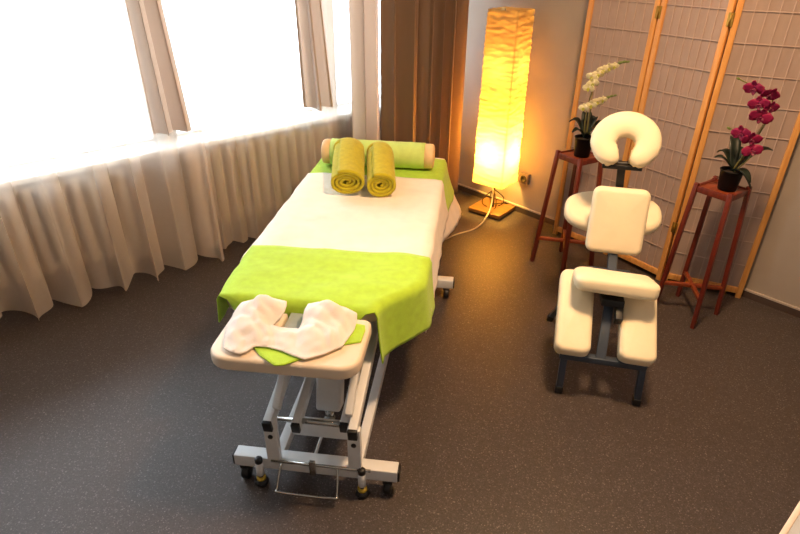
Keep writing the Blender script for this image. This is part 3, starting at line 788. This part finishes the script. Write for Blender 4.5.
# ------------------------------------------------------------------ orchids (local x = to the right as seen from the room, y = away)
def leafm(bm, az, L, w, lift, droop, z0):
    n = 10; rows = []
    dx, dy = math.cos(az), math.sin(az); px, py = -dy, dx
    for i in range(n+1):
        t = i/n; r = L*t; z = z0+lift*math.sin(t*PI*.62)-droop*t*t
        ww = w*math.sin(PI*(t*.86+.10))**.8*.5
        c = Vector((dx*r*.92, dy*r*.92, z))
        rows.append([bm.verts.new(c+Vector((px*ww*s, py*ww*s, abs(s)*ww*.45))) for s in (-1, -.5, 0, .5, 1)])
    for a, b in zip(rows, rows[1:]):
        for k in range(4): bm.faces.new((a[k], a[k+1], b[k+1], b[k]))
def petal(bm, ang, L, w, cup, M_):
    n = 6; rows = []
    ca, sa = math.cos(ang), math.sin(ang)
    for i in range(n+1):
        t = i/n; r = L*(.06+.94*t); ww = w*.5*math.sin(PI*min(1, t*.80+.16))**.7
        if i == n: ww = w*.16
        row = []
        for s in (-1, -.4, .4, 1):
            lx = r*ca-ww*s*sa; ly = r*sa+ww*s*ca; lz = cup*t*t-.15*abs(s)*ww+.003*math.sin(7*t+s*3)
            row.append(bm.verts.new(M_ @ Vector((lx, ly, lz))))
        rows.append(row)
    for a, b in zip(rows, rows[1:]):
        for k in range(3): bm.faces.new((a[k], a[k+1], b[k+1], b[k]))
def flower(t, pos, size, yaw, pitch, roll, mp, ml):
    """pos in the plant's frame; flower faces -y (into the room) turned by yaw / pitch"""
    M_ = Matrix.Translation(pos) @ Matrix.Rotation(yaw, 4, 'Z') @ Matrix.Rotation(PI/2+pitch, 4, 'X') @ Matrix.Rotation(roll, 4, 'Z')
    bm = B()
    for an in (90, 205, 335): petal(bm, math.radians(an), size*.95, size*.62, .1*size, M_)
    M2 = M_ @ Matrix.Translation((0, 0, .003))
    for an in (8, 172): petal(bm, math.radians(an), size*1.05, size*1.15, .12*size, M2)
    f = obj('flower', bm, mp, t, solid=.0012)
    bm = B()
    M3 = M_ @ Matrix.Translation((0, 0, .007))
    petal(bm, math.radians(270), size*.5, size*.42, .25*size, M3)
    for s in (-1, 1): petal(bm, math.radians(270+s*60), size*.32, size*.25, .22*size, M3)
    bmesh.ops.create_icosphere(bm, subdivisions=2, radius=size*.10, matrix=M3)
    obj('lip', bm, ml, f, solid=.0012)
def budm(t, pos, r, d):
    bm = B(); bmesh.ops.create_icosphere(bm, subdivisions=2, radius=r)
    q = Vector(d).to_track_quat('Z', 'Y').to_matrix().to_4x4()
    bmesh.ops.transform(bm, matrix=Matrix.Translation(pos) @ q @ Matrix.Diagonal((.7, .7, 1.25, 1)), verts=bm.verts); obj('bud', bm, 'bud', t)
def plant(name, label, c, z0, ph):
    yaw = math.atan2(c.y, c.x)-PI/2
    t = thing(name, label, 'plant', c+Vector((0, 0, z0)), yaw, 'potted orchids')
    bm = B(); pr = [(.036, 0), (.040, .001), (.050, ph-.004), (.053, ph-.002), (.053, ph+.002), (.047, ph+.002), (.046, ph-.012)]
    add_lathe(bm, pr, 24); obj('pot', bm, 'pot', t)
    bm = B(); add_lathe(bm, [(.036, ph-.016), (.037, ph-.010), (.02, ph-.005)], 20); obj('soil', bm, 'soil', t)
    return t
# magenta orchid
t = plant('potted_orchid', 'magenta orchid in a black pot in front of the right screen panel', ST2+Vector((.010, -.02, 0)), .71, .095)
for az, L, w, li, dr in ((150, .105, .05, .085, .02), (112, .13, .05, .13, .0), (25, .16, .055, .10, -.01), (-40, .12, .045, .03, .05), (200, .10, .04, .06, .0), (75, .10, .045, .09, .0), (-20, .11, .03, .02, .08)):
    bm = B(); leafm(bm, math.radians(az), L, w, li, dr, .093); obj('leaf', bm, 'leaf', t, solid=.003)
zz = lambda z: z-.71
sp = smooth_path([(.0, 0, .09), (.03, -.01, .19), (.062, -.015, .29), (.075, -.02, .38), (.06, -.03, .45), (.02, -.045, .475), (-.02, -.05, .485), (-.075, -.05, .505)], 6)
bm = B(); add_tube(bm, sp, .0032, 8); obj('flower_stem', bm, 'stem', t)
bm = B(); add_tube(bm, [(.005, .01, .09), (.035, .0, .2), (.068, -.006, .33)], .0055, 8); obj('support_cane', bm, 'cane', t)
sp = smooth_path([(.01, -.005, .09), (.055, -.02, .18), (.045, -.03, .25), (.005, -.035, .285), (-.055, -.04, .29)], 6)
bm = B(); add_tube(bm, sp, .0028, 8); obj('flower_stem', bm, 'stem', t)
for (x, y, z, s, yw, pi_, ro) in ((-.010, -.06, .476, .044, -.35, .45, .1), (.050, -.06, .458, .040, .45, .5, -.3), (.024, -.072, .418, .042, -.1, .35, .2), (.068, -.05, .402, .036, .7, .3, .0), (.044, -.06, .362, .046, .1, .25, -.2),
    (-.006, -.06, .282, .044, -.4, .35, .2), (.036, -.06, .262, .040, .3, .3, .1), (.052, -.06, .214, .040, .2, .0, .3)):
    flower(t, Vector((x, y, z)), s, yw, pi_, ro, 'magenta', 'maglip')
for p_, r in (((-.082, -.05, .508), .007), ((-.062, -.048, .50), .0055), ((-.063, -.04, .292), .008)): budm(t, p_, r, (-1, 0, .5))
# white orchid
t = plant('potted_orchid', 'cream white orchid in a black pot between the lamp and the face cradle', ST1+Vector((.005, -.02, 0)), .70, .105)
for az, L, w, li, dr in ((165, .105, .055, .10, .02), (100, .09, .055, .12, .0), (20, .115, .05, .085, .0), (-50, .09, .045, .05, .03), (215, .09, .045, .06, .02), (60, .1, .05, .10, .0)):
    bm = B(); leafm(bm, math.radians(az), L, w, li, dr, .10); obj('leaf', bm, 'leaf', t, solid=.003)
sp = smooth_path([(-.005, 0, .10), (-.012, -.01, .22), (-.005, -.015, .33), (.012, -.03, .42), (.055, -.045, .48), (.10, -.05, .505), (.145, -.05, .512)], 6)
bm = B(); add_tube(bm, sp, .003, 8); obj('flower_stem', bm, 'stem', t)
sp = smooth_path([(.008, 0, .10), (.006, -.01, .2), (.010, -.02, .27), (.045, -.035, .315), (.085, -.04, .335), (.115, -.04, .345)], 6)
bm = B(); add_tube(bm, sp, .003, 8); obj('flower_stem', bm, 'stem', t)
bm = B(); add_tube(bm, [(.004, .012, .10), (.003, .004, .24), (.001, -.004, .38)], .0045, 8); obj('support_cane', bm, 'cane', t)
for (x, y, z, s, yw, pi_, ro) in ((-.020, -.05, .375, .030, -.3, .2, .0), (-.004, -.055, .400, .031, -.1, .3, .3), (-.012, -.055, .432, .031, -.3, .3, -.2), (.012, -.06, .448, .031, .1, .3, .2), (.034, -.06, .470, .030, .1, .35, .0), (.060, -.06, .484, .029, .2, .4, .3), (.082, -.06, .492, .024, .3, .4, .1),
    (-.028, -.045, .272, .027, -.4, .2, .1), (.006, -.05, .290, .030, -.1, .3, .2), (.034, -.05, .310, .029, .2, .3, -.2), (.056, -.05, .322, .024, .3, .3, .1)):
    flower(t, Vector((x, y, z)), s, yw, pi_, ro, 'whitepetal', 'greenlip')
for p_, r in (((.108, -.055, .508), .011), ((.126, -.052, .513), .010), ((.144, -.05, .514), .008), ((.080, -.042, .334), .011), ((.098, -.04, .341), .009), ((.114, -.04, .346), .007)): budm(t, p_, r, (1, 0, .3))

# ------------------------------------------------------------------ low cabinet beside the camera, pale edge towards the room
cb = thing('cabinet', 'white cabinet corner with pale edge at the lower right of the room', 'cabinet', a_*1.575+n_*(-.212)+Vector((0, 0, 0)), TH)
bm = B(); add_box(bm, (0, 0, .585), (1.10, .50, .022), None, .001); tp = obj('top', bm, 'cabinet', cb)
bm = B(); add_box(bm, (0, .256, .585), (1.10, .012, .024), None, .002); add_box(bm, (-.555, 0, .585), (.012, .52, .024), None, .002); obj('edge_band', bm, 'edge', tp, label='pale pinkish edge band')
bm = B(); add_box(bm, (0, -.01, .29), (1.06, .46, .565), None, .002); obj('body', bm, 'cabinet', cb)
for s in (-1, 1):
    bm = B(); add_box(bm, (s*.265, .228, .30), (.52, .018, .52), None, .002); dd = obj('door', bm, 'cabinet', cb)
    bm = B(); add_tube(bm, [(s*.04, .250, .46), (s*.04, .250, .54)], .005, 10); add_box(bm, (s*.04, .243, .46), (.008, .016, .008)); add_box(bm, (s*.04, .243, .54), (.008, .016, .008)); obj('handle', bm, 'chrome', dd)

# ------------------------------------------------------------------ lights
def ceiling_fill(c, label, e, col):  # unseen round fixture, added as warm overhead fill for the room
    t = thing('ceiling_fill_light', label, 'fill light', Vector((c[0], c[1], HC)), 0, 'added overhead fills')
    bm = B(); add_lathe(bm, [(.20, -.001), (.205, -.004), (.205, -.035), (.195, -.038)], 36); obj('housing', bm, 'track', t)
    bm = B(); add_lathe(bm, [(.19, -.036), (.18, -.050), (.14, -.060), (.06, -.066), (.01, -.067)], 36); obj('diffuser', bm, mat_emit('fill_diffuser', '#ffe4c4', 3), t)
    l = bpy.data.lights.new('ceiling_fill_glow', 'AREA'); l.shape = 'DISK'; l.size = .36; l.energy = e; l.color = col
    o = bpy.data.objects.new('ceiling_fill_glow', l); C.objects.link(o); o.location = (c[0], c[1], HC-.072)
ceiling_fill((.75, 1.75), 'added overhead fill light, out of view above the seated massage chair', 70, (1, .62, .33))
w_ = bpy.data.worlds.new('sky'); sc.world = w_; w_.use_nodes = True
bg = w_.node_tree.nodes['Background']; bg.inputs['Color'].default_value = (.76, .88, 1, 1); bg.inputs['Strength'].default_value = 14
for k, (s0, s1) in enumerate(WINS):
    l = bpy.data.lights.new('window_portal', 'AREA'); l.shape = 'RECTANGLE'; l.size = s1-s0; l.size_y = HEAD-SILL; l.cycles.is_portal = True
    o = bpy.data.objects.new('window_portal', l); C.objects.link(o); o.location = Wp((s0+s1)/2, WOFF+.16, (SILL+HEAD)/2)
    z = n_; x = a_; y = z.cross(x)
    o.rotation_euler = Matrix((x, y, z)).transposed().to_euler()

# ------------------------------------------------------------------ camera
cam = bpy.data.cameras.new('camera'); co = bpy.data.objects.new('camera', cam); C.objects.link(co)
F_PX = 570; pitch = math.atan(F_PX/1016); roll = math.radians(.6)
cam.sensor_width = 36; cam.lens = 36*F_PX/800; cam.clip_start = .02
fw = Vector((0, math.cos(pitch), -math.sin(pitch))); rt = Vector((1, 0, 0)); up = rt.cross(fw)
R_ = rt*math.cos(roll)+up*math.sin(roll); U_ = -rt*math.sin(roll)+up*math.cos(roll)
co.location = (0, 0, 1.7); co.rotation_euler = Matrix((R_, U_, -fw)).transposed().to_euler()
sc.camera = co
sc.view_settings.view_transform = 'Standard'; sc.view_settings.look = 'None'; sc.view_settings.gamma = 1
sc.view_settings.use_curve_mapping = False; sc.view_settings.exposure = 0
sc.cycles.max_bounces = 10; sc.cycles.transparent_max_bounces = 16; sc.cycles.diffuse_bounces = 5
